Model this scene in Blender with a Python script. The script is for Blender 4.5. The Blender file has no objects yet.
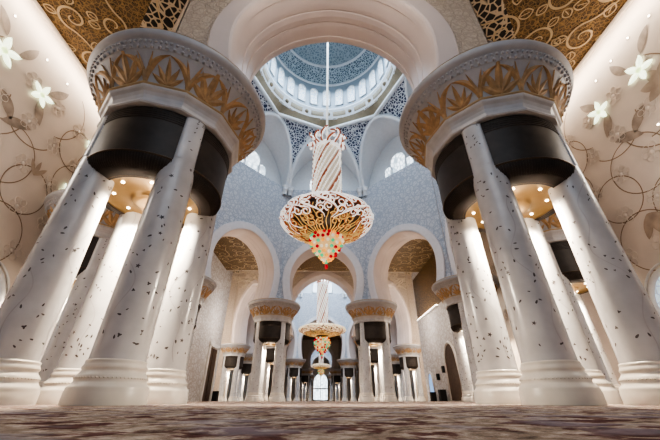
import bpy, math, random
from mathutils import Vector, Matrix
PI = math.pi
col = bpy.context.scene.collection

# ------------------------------------------------------------------ materials
def nmat(name):
    m = bpy.data.materials.new(name); m.use_nodes = True
    nt = m.node_tree; b = nt.nodes['Principled BSDF']
    return m, nt, b

def N(nt, t, **kw):
    n = nt.nodes.new(t)
    for k, v in kw.items():
        if k.startswith('i_'):
            n.inputs[k[2:].replace('_', ' ')].default_value = v
        else:
            setattr(n, k, v)
    return n

def coords(nt, world=True, scale=(1, 1, 1)):
    if world:
        g = N(nt, 'ShaderNodeNewGeometry'); out = g.outputs['Position']
    else:
        g = N(nt, 'ShaderNodeTexCoord'); out = g.outputs['Object']
    mp = N(nt, 'ShaderNodeMapping'); mp.inputs['Scale'].default_value = scale
    nt.links.new(out, mp.inputs['Vector'])
    return mp.outputs['Vector']

def ramp(nt, fac, stops):
    r = N(nt, 'ShaderNodeValToRGB')
    while len(r.color_ramp.elements) < len(stops):
        r.color_ramp.elements.new(0.5)
    for e, (p, c) in zip(r.color_ramp.elements, stops):
        e.position = p; e.color = (*c, 1) if len(c) == 3 else c
    nt.links.new(fac, r.inputs['Fac'])
    return r.outputs['Color']

def bump(nt, b, h, strength=.3, dist=.05):
    bp = N(nt, 'ShaderNodeBump', i_Strength=strength, i_Distance=dist)
    nt.links.new(h, bp.inputs['Height']); nt.links.new(bp.outputs['Normal'], b.inputs['Normal'])

def noise(nt, vec, scale, detail=3, rough=.5):
    n = N(nt, 'ShaderNodeTexNoise', i_Scale=scale, i_Detail=detail, i_Roughness=rough)
    nt.links.new(vec, n.inputs['Vector']); return n.outputs['Fac']

def vor(nt, vec, scale, feature='DISTANCE_TO_EDGE', rnd=1.0):
    n = N(nt, 'ShaderNodeTexVoronoi', feature=feature, i_Scale=scale, i_Randomness=rnd)
    nt.links.new(vec, n.inputs['Vector']); return n.outputs['Distance']

def mth(nt, op, a, bv=None):
    n = N(nt, 'ShaderNodeMath', operation=op)
    for i, v in enumerate((a, bv)):
        if v is None: continue
        if isinstance(v, (int, float)): n.inputs[i].default_value = v
        else: nt.links.new(v, n.inputs[i])
    return n.outputs[0]

def plain(name, c, rough=.5, metal=0., var=.08, vs=3., world=True, emit=None, es=0.):
    m, nt, b = nmat(name)
    v = coords(nt, world); f = noise(nt, v, vs, 4)
    lo = tuple(x * (1 - var) for x in c); hi = tuple(min(1, x * (1 + var)) for x in c)
    nt.links.new(ramp(nt, f, [(.3, lo), (.7, hi)]), b.inputs['Base Color'])
    b.inputs['Roughness'].default_value = rough; b.inputs['Metallic'].default_value = metal
    if emit:
        b.inputs['Emission Color'].default_value = (*emit, 1); b.inputs['Emission Strength'].default_value = es
    return m

def carved(name, base, line, scale=2.2, lw=.05, bs=.5, rough=.55):
    """pale stone with shallow carved scrollwork"""
    m, nt, b = nmat(name)
    v = coords(nt)
    nz = N(nt, 'ShaderNodeTexNoise', i_Scale=scale * .9, i_Detail=2.)
    nt.links.new(v, nz.inputs['Vector'])
    mx = N(nt, 'ShaderNodeMixRGB', blend_type='ADD', i_Fac=.35)
    nt.links.new(v, mx.inputs[1]); nt.links.new(nz.outputs['Color'], mx.inputs[2])
    d = vor(nt, mx.outputs[0], scale)
    d2 = vor(nt, mx.outputs[0], scale * 2.3)
    mn = mth(nt, 'MINIMUM', d, mth(nt, 'MULTIPLY', d2, 1.4))
    nt.links.new(ramp(nt, mn, [(0, line), (lw, line), (lw * 2.2, base), (1, base)]), b.inputs['Base Color'])
    b.inputs['Roughness'].default_value = rough
    bump(nt, b, ramp(nt, mn, [(0, (0, 0, 0)), (lw * 2.5, (1, 1, 1))]), bs, .04)
    return m

def lace(name, hole, web, scale, th, rough=.5, em=0.):
    m, nt, b = nmat(name)
    v = coords(nt)
    d = vor(nt, v, scale)
    c = ramp(nt, d, [(0, web), (th, web), (th + .05, hole), (1, hole)])
    nt.links.new(c, b.inputs['Base Color']); b.inputs['Roughness'].default_value = rough
    if em:
        nt.links.new(c, b.inputs['Emission Color']); b.inputs['Emission Strength'].default_value = em
    return m

M = {}
M['marble'] = plain('white_marble', (.575, .57, .575), .22, var=.1, vs=1.6)
M['marble_base'] = plain('cream_marble', (.66, .62, .56), .3, var=.05)
M['inlay'] = plain('dark_shell_inlay', (.10, .085, .085), .3, var=.4, vs=9)
M['vine'] = plain('grey_vine_inlay', (.47, .45, .46), .3)
M['capital'] = plain('grey_capital_stone', (.42, .405, .41), .5, var=.07)
M['collar'] = plain('collar_stone', (.50, .485, .485), .4)
M['leaf_gold'] = plain('brown_gold_leaf', (.42, .265, .135), .6, .0, var=.25, vs=5)
M['rim_gold'] = plain('rim_gold', (.46, .34, .20), .5, .1)
M['lamp_gold'] = plain('lamp_gold', (.33, .215, .10), .3, .5)
M['lamp_glow'] = plain('spot_lamp_glow', (1, .9, .7), .5, emit=(1, .84, .6), es=14)
M['cream'] = plain('arch_cream', (.62, .535, .50), .5, var=.05, vs=.6)
M['band'] = plain('arch_band_white', (.72, .70, .71), .5, var=.04)
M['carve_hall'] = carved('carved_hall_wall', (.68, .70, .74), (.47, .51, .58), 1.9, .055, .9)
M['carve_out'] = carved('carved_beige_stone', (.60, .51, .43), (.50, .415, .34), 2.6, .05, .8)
M['aisle'] = plain('aisle_wall_cream', (.66, .575, .50), .5, var=.05, vs=.8)
M['relief'] = plain('pale_relief', (.69, .605, .53), .5)
M['vine_brown'] = plain('brown_vine_inlay', (.28, .195, .13), .45)
M['petal_brown'] = plain('brown_petal_inlay', (.42, .335, .265), .45, var=.2, vs=1.8)
M['petal_grey'] = plain('grey_leaf_inlay', (.35, .285, .235), .45, var=.3, vs=2)
M['flower'] = plain('lit_flower_glass', (.9, 1, .85), .4, emit=(.86, 1, .72), es=1.5)
M['flower_core'] = plain('lit_flower_core', (.9, 1, .7), .4, emit=(.66, .92, .36), es=1.0)
M['dot'] = plain('small_wall_light', (1, .9, .8), .4, emit=(1, .9, .78), es=8)
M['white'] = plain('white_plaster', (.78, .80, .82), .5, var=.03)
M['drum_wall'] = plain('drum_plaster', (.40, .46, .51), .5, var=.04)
M['tan'] = plain('tan_frieze', (.30, .25, .17), .5, var=.08)
M['scroll'] = plain('cream_scroll', (.46, .35, .22), .45)
M['black_grille'] = lace('black_grille', (.008, .007, .007), (.45, .36, .26), 2.6, .07)
M['spandrel'] = lace('pierced_spandrel', (.035, .05, .11), (.66, .70, .74), 2.9, .085)
M['dome_lace'] = lace('dome_lace', (.15, .20, .24), (.60, .66, .69), 3.2, .11)
M['dome_cap'] = lace('dome_cap', (.27, .33, .36), (.44, .50, .53), 2.8, .10)
M['bronze'] = plain('dark_bronze', (.050, .040, .034), .5, .1, var=.2)
M['bronze2'] = plain('bronze_bead', (.10, .075, .055), .35, .6)
M['wood'] = plain('dark_wood_door', (.085, .05, .03), .5, var=.3)
M['black'] = plain('black_plastic', (.012, .012, .014), .5)
M['frame_white'] = plain('white_frame', (.7, .68, .66), .45)
M['crystal'] = plain('crystal_white', (.66, .56, .46), .25, emit=(1, .9, .75), es=.12)
M['strand'] = plain('crystal_strand', (.95, .93, .9), .15, emit=(1, .95, .86), es=.38)
M['scroll_white'] = plain('scroll_crystal', (.95, .93, .9), .2, emit=(1, .95, .9), es=.5)
M['scroll_gold'] = plain('scroll_gold', (.42, .13, .06), .3, .3, emit=(.7, .2, .08), es=.10)
M['gold'] = plain('polished_gold', (.80, .55, .25), .25, .6, emit=(1, .65, .25), es=.30)
M['pale_gold'] = plain('pale_gold_crystal', (.9, .74, .48), .25, .1, emit=(1, .85, .6), es=.45)
M['smoke'] = plain('smoked_core', (.09, .075, .07), .35)
M['warm_core'] = plain('warm_glass', (.75, .5, .22), .3, emit=(1, .75, .4), es=.3)
M['red'] = plain('red_crystal', (.6, .01, .03), .15, emit=(.9, .02, .05), es=.15)
M['green'] = plain('green_crystal', (.05, .5, .25), .15, emit=(.1, .8, .4), es=.4)
M['amber'] = plain('amber_crystal', (.9, .4, .08), .15, emit=(1, .45, .1), es=.5)
M['pearl'] = plain('white_crystal_ball', (.95, .85, .7), .15, emit=(1, .85, .6), es=.3)
M['rodw'] = plain('white_rod', (.85, .82, .75), .4, emit=(1, .95, .85), es=.25)
M['blue_glow'] = plain('blue_lit_doorway', (.3, .5, .8), .5, emit=(.3, .55, 1), es=.5)
M['cove'] = plain('cove_strip_glow', (1, .95, .85), .5, emit=(1, .92, .78), es=9)

def window_mat(name, scale, es, tint=(.90, .96, 1.0), th=.05):
    m, nt, b = nmat(name)
    d = vor(nt, coords(nt), scale)
    c = ramp(nt, d, [(0, (.26, .32, .36)), (th, (.30, .37, .42)), (th + .07, tint), (1, tint)])
    b.inputs['Base Color'].default_value = (.5, .55, .6, 1); b.inputs['Roughness'].default_value = .3
    nt.links.new(c, b.inputs['Emission Color']); b.inputs['Emission Strength'].default_value = es
    return m
M['win_dome'] = window_mat('dome_window_glass', 2.6, .72, th=.11)
M['win_lunette'] = window_mat('lunette_glass', 1.9, 1.7, th=.07)
M['win_end'] = window_mat('end_window_glass', .9, 2.6, (.85, .95, 1))
M['win_aisle'] = window_mat('aisle_window_glass', 3.0, .6, (.62, .82, 1))

def ceil_mat():
    m, nt, b = nmat('gold_filigree_ceiling')
    v = coords(nt)
    n1 = noise(nt, v, 1.15, 1.5)
    s = mth(nt, 'ABSOLUTE', mth(nt, 'SINE', mth(nt, 'MULTIPLY', n1, 130)))
    d = vor(nt, v, 4.5)
    k = mth(nt, 'MULTIPLY', s, mth(nt, 'MINIMUM', mth(nt, 'MULTIPLY', d, 7), 1.0))
    nt.links.new(ramp(nt, k, [(0, (.27, .17, .07)), (.3, (.16, .095, .035)), (.62, (.06, .034, .014)), (1, (.035, .02, .009))]), b.inputs['Base Color'])
    b.inputs['Roughness'].default_value = .45; b.inputs['Metallic'].default_value = .2
    bump(nt, b, k, .3, .03)
    return m
M['ceil'] = ceil_mat()

def carpet_mat():
    m, nt, b = nmat('wool_carpet')
    v = coords(nt)
    big = noise(nt, v, 4.6, 6, .62)
    fine = noise(nt, v, 7, 8, .82)
    pat = vor(nt, v, 3.4, 'F1')
    base = ramp(nt, fine, [(.36, (.12, .09, .07)), (.5, (.40, .315, .25)), (.62, (.70, .61, .53))])
    red = ramp(nt, fine, [(.32, (.03, .012, .012)), (.55, (.13, .035, .035)), (.8, (.28, .12, .10))])
    mask = ramp(nt, mth(nt, 'ADD', mth(nt, 'MULTIPLY', big, .9), mth(nt, 'MULTIPLY', pat, .25)), [(.60, (0, 0, 0)), (.65, (.85, .85, .85))])
    mx = N(nt, 'ShaderNodeMixRGB'); nt.links.new(mask, mx.inputs[0]); nt.links.new(base, mx.inputs[1]); nt.links.new(red, mx.inputs[2])
    cool = noise(nt, v, 2.2, 4)
    mk2 = ramp(nt, cool, [(.52, (0, 0, 0)), (.6, (.5, .5, .5))])
    mx2 = N(nt, 'ShaderNodeMixRGB'); mx2.inputs[2].default_value = (.34, .32, .37, 1)
    nt.links.new(mk2, mx2.inputs[0]); nt.links.new(mx.outputs[0], mx2.inputs[1])
    nt.links.new(mx2.outputs[0], b.inputs['Base Color']); b.inputs['Roughness'].default_value = .95
    b.inputs['Specular IOR Level'].default_value = .1
    bump(nt, b, fine, .6, .01)
    return m
M['carpet'] = carpet_mat()

# ------------------------------------------------------------------ mesh builder
class MB:
    def __init__(s): s.v = []; s.f = []; s.m = []; s.s = []
    def add(s, vs, fs, mat=0, smooth=False):
        o = len(s.v); s.v += [tuple(p) for p in vs]
        for f in fs:
            s.f.append([i + o for i in f]); s.m.append(mat); s.s.append(smooth)
    def grid(s, rows, mat=0, smooth=True, cu=False, cv=False):
        nu, nv = len(rows), len(rows[0]); vs = [p for r in rows for p in r]; fs = []
        for i in range(nu if cu else nu - 1):
            for j in range(nv if cv else nv - 1):
                a, b = i % nu, (i + 1) % nu; c, d = j, (j + 1) % nv
                fs.append([a * nv + c, b * nv + c, b * nv + d, a * nv + d])
        s.add(vs, fs, mat, smooth)
    def lathe(s, prof, n=32, c=(0, 0, 0), mat=0, smooth=True, a0=0, a1=2 * PI, rf=None):
        full = abs(a1 - a0 - 2 * PI) < 1e-6; k = n if full else n + 1; rows = []
        for r, z in prof:
            row = []
            for i in range(k):
                a = a0 + (a1 - a0) * i / n; rr = rf(r, z, a) if rf else r
                row.append((c[0] + rr * math.cos(a), c[1] + rr * math.sin(a), c[2] + z))
            rows.append(row)
        rows.reverse()
        s.grid(rows, mat, smooth, False, full)
    def box(s, c, sz, mat=0, mx=None):
        x, y, z = (q / 2 for q in sz); vs = [(-x, -y, -z), (x, -y, -z), (x, y, -z), (-x, y, -z), (-x, -y, z), (x, -y, z), (x, y, z), (-x, y, z)]
        if mx: vs = [mx @ Vector(p) for p in vs]
        vs = [(p[0] + c[0], p[1] + c[1], p[2] + c[2]) for p in vs]
        s.add(vs, [[0, 3, 2, 1], [4, 5, 6, 7], [0, 1, 5, 4], [1, 2, 6, 5], [2, 3, 7, 6], [3, 0, 4, 7]], mat)
    def tube(s, pts, r, n=6, mat=0, closed=False, taper=None):
        pts = [Vector(p) for p in pts]; rows = []; k = len(pts); prev = None
        for i, p in enumerate(pts):
            t = (pts[(i + 1) % k] - pts[i - 1]) if closed else (pts[min(i + 1, k - 1)] - pts[max(i - 1, 0)])
            if t.length < 1e-9: t = Vector((0, 0, 1))
            t.normalize()
            ref = prev if prev is not None else (Vector((0, 0, 1)) if abs(t.z) < .9 else Vector((1, 0, 0)))
            u = ref - t * ref.dot(t)
            if u.length < 1e-6: u = t.orthogonal()
            u.normalize(); prev = u; w = t.cross(u)
            rr = r * (taper(i / (k - 1)) if taper else 1)
            rows.append([p + (u * math.cos(2 * PI * j / n) + w * math.sin(2 * PI * j / n)) * rr for j in range(n)])
        s.grid(rows, mat, True, closed, True)
        if not closed:
            o = len(s.v)
            s.add(rows[0], [list(range(n))[::-1]], mat); s.add(rows[-1], [list(range(n))], mat)
    def ball(s, c, r, nu=8, nv=6, mat=0, sc=(1, 1, 1)):
        rows = []
        for i in range(nv + 1):
            t = PI * i / nv
            rows.append([(c[0] + sc[0] * r * math.sin(t) * math.cos(2 * PI * j / nu), c[1] + sc[1] * r * math.sin(t) * math.sin(2 * PI * j / nu), c[2] + sc[2] * r * math.cos(t)) for j in range(nu)])
        s.grid(rows, mat, True, False, True)
    def poly(s, pts, mat=0): s.add(pts, [list(range(len(pts)))], mat)
    def build(s, name, mats, parent=None, xf=None):
        me = bpy.data.meshes.new(name)
        vs = [tuple(xf @ Vector(p)) for p in s.v] if xf else s.v
        me.from_pydata(vs, [], s.f); me.update()
        for m in (mats if isinstance(mats, list) else [mats]): me.materials.append(m)
        me.polygons.foreach_set('material_index', s.m); me.polygons.foreach_set('use_smooth', s.s)
        o = bpy.data.objects.new(name, me); col.objects.link(o)
        if parent: o.parent = parent
        return o

def empty(name, loc=(0, 0, 0), rz=0):
    o = bpy.data.objects.new(name, None); col.objects.link(o); o.location = loc; o.rotation_euler = (0, 0, rz)
    o.empty_display_size = .3
    return o
def tag(o, label=None, cat=None, group=None, kind=None):
    if label: o['label'] = label
    if cat: o['category'] = cat
    if group: o['group'] = group
    if kind: o['kind'] = kind
    return o
def struct(o, label, cat): return tag(o, label, cat, None, 'structure')
def copy_tree(o, parent=None):
    c = o.copy(); col.objects.link(c)
    if parent: c.parent = parent
    for ch in list(o.children): copy_tree(ch, c)
    return c

# ------------------------------------------------------------------ four-column pier
def flake(kind, sz, rng):
    pts = []
    if kind == 0:      # star
        for i in range(10):
            r = sz if i % 2 == 0 else sz * .42
            pts.append((r * math.cos(PI * i / 5), r * math.sin(PI * i / 5)))
    elif kind == 1:    # leaf
        for t in range(10):
            a = 2 * PI * t / 10; pts.append((sz * 1.05 * math.cos(a), sz * .45 * math.sin(a) * (1 + .3 * math.cos(a))))
    else:              # petal cluster
        for i in range(12):
            r = sz * (.75 + .3 * math.cos(3 * 2 * PI * i / 12)); pts.append((r * math.cos(2 * PI * i / 12), r * math.sin(2 * PI * i / 12)))
    a = rng.random() * 2 * PI; c, s_ = math.cos(a), math.sin(a)
    return [(x * c - y * s_, x * s_ + y * c) for x, y in pts]

def shaft_r(z): return .488 - .060 * (min(z, 5.9) - .7) / 6.0

def column_mesh(seed, ang):
    """shaft with its rounded shoulder and the flat strip that runs on up past the drum; ang = direction from the pier's centre"""
    rng = random.Random(seed); mb = MB()
    prof = [(shaft_r(.72), .72)] + [(shaft_r(z), z) for z in (1.5, 2.5, 3.5, 4.5, 5.2, 5.66)] + [(.425, 5.74), (.40, 5.82), (.35, 5.89), (.26, 5.95), (.12, 5.98), (0.01, 5.99)]
    mb.lathe(prof, 40)
    # flat strip (half-round pilaster) above the shoulder on the outer side
    strip = [(.285, 5.5), (.285, 7.15)]
    ca, sa = math.cos(ang), math.sin(ang)
    rows = []
    for z in (5.60, 7.2):
        row = []
        for i in range(13):
            a = -1.35 + 2.7 * i / 12
            x, y = .165 + .275 * max(0, math.cos(a)) ** .35, .29 * math.sin(a)
            row.append((x * ca - y * sa, x * sa + y * ca, z))
        rows.append(row)
    mb.grid(rows[::-1], 0, True)
    # dark inlay flakes lying on the surface
    def put(a, z, pts, mat):
        r = shaft_r(z)
        vs = [((r + .004) * math.cos(a + x / r), (r + .004) * math.sin(a + x / r), z + y) for x, y in pts]
        mb.poly(vs, mat)
    for i in range(130):
        z = .95 + 4.5 * rng.random() ** 1.1; a = rng.random() * 2 * PI
        k = rng.choice([0, 1, 1, 1, 1, 2]); sz = {0: .054, 1: .038, 2: .036}[k] * (.65 + .6 * rng.random())
        put(a, z, flake(k, sz, rng), 1)
    for i in range(10):
        z = 5.95 + 1.1 * rng.random(); b = -.9 + 1.8 * rng.random(); sz = .035
        vs = []
        for px, pz in flake(1, sz, rng):
            bb = b + px / .28; x, y = .165 + .275 * max(0, math.cos(bb)) ** .35 + .004, .292 * math.sin(bb)
            vs.append((x * ca - y * sa, x * sa + y * ca, z + pz))
        mb.poly(vs, 1)
    # faint winding vines
    for q in range(3):
        a0 = q * 2.1 + rng.random(); w = .35 + .2 * rng.random(); ph = rng.random() * 6; rows = []
        for i in range(70):
            z = .9 + 4.4 * i / 69; a = a0 + w * math.sin(z * 1.9 + ph) + .25 * math.sin(z * 4.3 + ph); r = shaft_r(z) + .003
            d = .011 / r
            rows.append([(r * math.cos(a + d), r * math.sin(a + d), z), (r * math.cos(a - d), r * math.sin(a - d), z)])
        mb.grid(rows, 2, True)
    return mb

def base_mesh():
    mb = MB()
    prof = [(.684, 0), (.684, .20), (.672, .225), (.675, .26), (.655, .30), (.61, .345), (.595, .38), (.603, .41), (.603, .45), (.57, .49), (.54, .53), (.528, .56), (.545, .585), (.548, .615), (.528, .65), (.515, .68), (.522, .705), (.518, .73), (.48, .745)]
    mb.lathe(prof, 40)
    for i in range(60):
        a = 2 * PI * i / 60; mb.ball((.598 * math.cos(a), .598 * math.sin(a), .43), .018, 5, 4)
    return mb

def poly_r(R, a, n=12):
    st = 2 * PI / n; d = (a % st) - st / 2
    return R * math.cos(st / 2) / math.cos(d)

RB = [(2.14, 7.66), (2.15, 7.70), (2.11, 7.74), (2.16, 7.9), (2.26, 8.1), (2.40, 8.3), (2.57, 8.54)]
def bell_point(a, z):
    for (r0, z0), (r1, z1) in zip(RB[2:], RB[3:]):
        if z0 <= z <= z1:
            R = r0 + (r1 - r0) * (z - z0) / (z1 - z0); break
    else: R = RB[-1][0]
    k = (z - 7.74) / .80
    return poly_r(R, a) * (1 - k) + (R) * k, R

def capital_mesh():
    mb = MB(); n = 96
    # hollow collar above the drum
    def rf(r, z, a): return poly_r(r, a)
    mb.lathe([(1.80, 7.09), (2.0, 7.09), (2.03, 7.13), (2.02, 7.19), (1.96, 7.24), (1.95, 7.32), (1.98, 7.43), (2.04, 7.52), (2.11, 7.57), (2.14, 7.61), (2.15, 7.66)], n, rf=rf, smooth=False, mat=1)
    # bell
    rows = [[] for _ in range(10)]
    for i in range(n):
        a = 2 * PI * i / n
        for j in range(10):
            z = 7.74 + .80 * j / 9; r, _ = bell_point(a, z)
            rows[j].append((r * math.cos(a), r * math.sin(a), z))
    mb.grid(rows[::-1], 0, False, False, True)
    mb.lathe([(2.15, 7.655), (2.19, 7.68), (2.19, 7.71), (2.12, 7.75)], n, rf=rf, smooth=False, mat=2)
    # rim mouldings
    mb.lathe([(2.56, 8.54), (2.60, 8.56), (2.61, 8.58), (2.63, 8.64), (2.68, 8.66), (2.68, 8.78), (2.74, 8.82), (2.82, 8.86), (2.865, 8.94), (2.865, 9.04), (2.82, 9.10), (2.76, 9.12), (2.70, 9.16), (0.3, 9.17)], n)
    for i in range(84):
        a = 2 * PI * i / 84; mb.ball((2.63 * math.cos(a), 2.63 * math.sin(a), 8.60), .055, 6, 5)
    for i in range(120):
        a = 2 * PI * i / 120; mb.ball((2.70 * math.cos(a), 2.70 * math.sin(a), 8.72), .05, 5, 4)
    mb.lathe([(2.72, 9.115), (2.845, 9.10), (2.72, 9.19)], 48, mat=2)
    return mb

def leaf_on_bell(mb, a0, z0, ang, L, W, curve=0., n=7):
    """pointed leaf growing from (a0,z0) on the bell in direction ang (0=up) within the facet, midrib raised"""
    left, mid, right = [], [], []
    x = y = 0.; th = ang
    for i in range(n + 1):
        t = i / n; w = W * math.sin(PI * min(1, t * .92 + .08)) ** .8 * (1 - t * .35)
        if i == n: w = 0.002
        for lst, sx, up in ((left, -1, .0), (mid, 0, .035), (right, 1, .0)):
            px = x + sx * w * math.cos(th); py = y - sx * w * math.sin(th)
            z = min(max(z0 + py, 7.755), 8.53); a = a0 + px / 2.3
            r, _ = bell_point(a, z); r += .012 + up
            lst.append((r * math.cos(a), r * math.sin(a), z - up * .4))
        x += math.sin(th) * L / n; y += math.cos(th) * L / n; th += curve / n
    mb.grid([left, mid, right], 0, False)

def gold_mesh():
    mb = MB()
    for k in range(12):
        a = PI / 6 * k + PI / 12
        big = k % 2 == 0
        sc = 1.12 if big else .82
        for j, an in enumerate((-1.15, -.6, 0, .6, 1.15)):
            leaf_on_bell(mb, a, 7.77, an, (.72 if an else .80) * sc * (1 - .14 * abs(an)), .115 * sc, -.25 * an)
        leaf_on_bell(mb, a, 7.765, 0, .30, .15)
        # long arching leaves from the foot of each ridge over the facet
        e = a + PI / 12
        for sg in (-1, 1):
            leaf_on_bell(mb, e + sg * .005, 7.77, sg * .10, .98, .10, sg * 1.35, 9)
            leaf_on_bell(mb, e + sg * .02, 7.77, sg * .05, .74, .06, sg * .35, 9)
    return mb

def panel_mesh(a0):
    """one curved louvred panel between two columns"""
    mb = MB(); h = .63
    R = 1.85
    mb.lathe([(R, 5.50), (R, 7.05)], 22, a0=a0 - h, a1=a0 + h)
    mb.lathe([(1.2, 7.09), (R - .02, 7.09), (R, 7.05)], 22, a0=a0 - h, a1=a0 + h)
    for i in range(5):
        z = 7.0 - i * .075
        mb.lathe([(R, z - .03), (R + .022, z - .015), (R + .022, z + .008), (R, z + .02)], 22, a0=a0 - h, a1=a0 + h, smooth=False)
    # ribbed lower bowl that curves inward
    prof = []
    for i in range(9):
        t = i / 8 * PI / 2
        prof.append((1.26 + .57 * max(0, math.cos(t)) ** .9, 5.49 - .42 * math.sin(t)))
    mb.lathe(prof[::-1], 22, a0=a0 - PI / 4, a1=a0 + PI / 4)
    for i in range(34):
        a = a0 - .62 + 1.24 * i / 33
        mb.tube([((r + .008) * math.cos(a), (r + .008) * math.sin(a), z) for r, z in prof[:6]], .011, 4)
    mb.lathe([(R - .02, 5.46), (R + .012, 5.475), (R + .018, 5.49), (R + .012, 5.505), (R, 5.515)], 22, a0=a0 - h + .01, a1=a0 + h - .01, mat=1)
    return mb

def make_pier():
    root = empty('column_pier')
    bm_ = base_mesh(); first_base = None
    for k, (sx, sy) in enumerate(((-1, -1), (1, -1), (-1, 1), (1, 1))):
        ang = math.atan2(sy, sx)
        c = column_mesh(11 + k, ang).build('column', [M['marble'], M['inlay'], M['vine']], root); c.location = (sx * 1.05, sy * 1.05, 0)
        if first_base is None:
            b = bm_.build('base', M['marble_base'], c); first_base = b
        else:
            b = first_base.copy(); col.objects.link(b); b.parent = c
    cp = capital_mesh().build('capital', [M['capital'], M['collar'], M['rim_gold']], root)
    gold_mesh().build('gold_palmettes', M['leaf_gold'], cp)
    for k in range(4):
        panel_mesh(k * PI / 2).build('drum_panel', [M['bronze'], M['bronze2']], root)
    mb = MB()
    mb.lathe([(0.0, 4.97), (.35, 4.98), (.50, 5.01), (.54, 5.05), (.56, 5.10), (.62, 5.13), (.85, 5.16), (1.1, 5.17), (1.26, 5.12), (1.33, 5.07), (1.34, 5.14), (.5, 5.3)], 40)
    d = mb.build('lamp_disc', M['lamp_gold'], root)
    for k in range(8):
        a = PI / 4 * k + PI / 8
        mb = MB(); mb.lathe([(0.0, -.012), (.034, -.012), (.044, 0), (.042, .02)], 12)
        s_ = mb.build('spot_lamp', M['lamp_glow'], d); s_.location = (1.0 * math.cos(a), 1.0 * math.sin(a), 5.15)
    return root

PIER_G = 'four-column piers of the prayer hall'
proto = make_pier()
# halls: centre y, half side a
H1 = (21.1, 5.5); H2 = (70.0, 6.8); H3 = (125.5, 5.2)
def octa(cy, a):
    b = a * (1 + math.sqrt(2))
    return [(-a, cy - b), (a, cy - b), (b, cy - a), (b, cy + a), (a, cy + b), (-a, cy + b), (-b, cy + a), (-b, cy - a)]
V1 = octa(*H1); V1[0] = (-5.33, 7.79); V1[1] = (5.33, 7.79); V1[4] = (5.2, 34.4); V1[5] = (-5.45, 34.4)
for _i in (2, 3, 6, 7): V1[_i] = (math.copysign(12.5, V1[_i][0]), V1[_i][1])
V2 = octa(*H2); V2[0] = (-7.7, V2[0][1]); V2[1] = (7.7, V2[1][1]); V3 = octa(*H3)
piers = [
    (V1[0], 'huge white four-column pier in the left foreground, shafts flecked with dark inlay'),
    (V1[1], 'huge white four-column pier in the right foreground, shafts flecked with dark inlay'),
    (V1[2], 'pier against the right wall seen through gaps of the right foreground pier'),
    (V1[3], 'pier under the right diagonal arch, partly covered by the right foreground pier'),
    (V1[4], 'pier right of the central arch, below the big hanging chandelier'),
    (V1[5], 'pier left of the central arch, below the big hanging chandelier'),
    (V1[6], 'pier under the left diagonal arch, covered by the left foreground pier'),
    (V1[7], 'pier against the left wall seen through gaps of the left foreground pier'),
    (V2[0], 'distant pier straight behind the pier left of the central arch'),
    (V2[1], 'distant pier straight behind the pier right of the central arch'),
    (V2[2], 'distant pier nearest the right wall, seen through the right diagonal arch'),
    (V2[3], 'slimmer-looking distant pier just left of the one nearest the right wall'),
    (V2[4], 'distant pier beyond the central arch, second to the right of the bright end window'),
    (V2[5], 'distant pier beyond the central arch, second to the left of the bright end window'),
    (V2[6], 'slimmer-looking distant pier just right of the one nearest the left wall'),
    (V2[7], 'distant pier nearest the left wall, seen through the left diagonal arch'),
    (V3[0], 'tiny far pier first to the left of the bright end window'),
    (V3[1], 'tiny far pier first to the right of the bright end window'),
    (V3[4], 'farthest pier close against the right edge of the bright end window'),
    (V3[5], 'farthest pier close against the left edge of the bright end window'),
]
for i, ((x, y), lab) in enumerate(piers):
    o = proto if i == 0 else copy_tree(proto)
    o.location = (x, y, 0)
    tag(o, lab, 'column', PIER_G)

# ------------------------------------------------------------------ arch walls
def arch_curve(w, ws, zs, zc, za, o=0., nl=7, nu=16):
    Hh = za - zc; e = (Hh * Hh - w * w) / (2 * w); r = w + e
    half = []
    for i in range(nl):
        t = i / nl; z = zs + (zc - zs) * t
        half.append((w + o - (w - ws) * (1 - t) ** 2, z))
    R = r + o; am = math.acos(e / R)
    for i in range(nu + 1):
        t = am * i / nu; half.append((-e + R * math.cos(t), zc + R * math.sin(t)))
    half[-1] = (0, half[-1][1])
    return half + [(-x, z) for x, z in half[-2::-1]]

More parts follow.
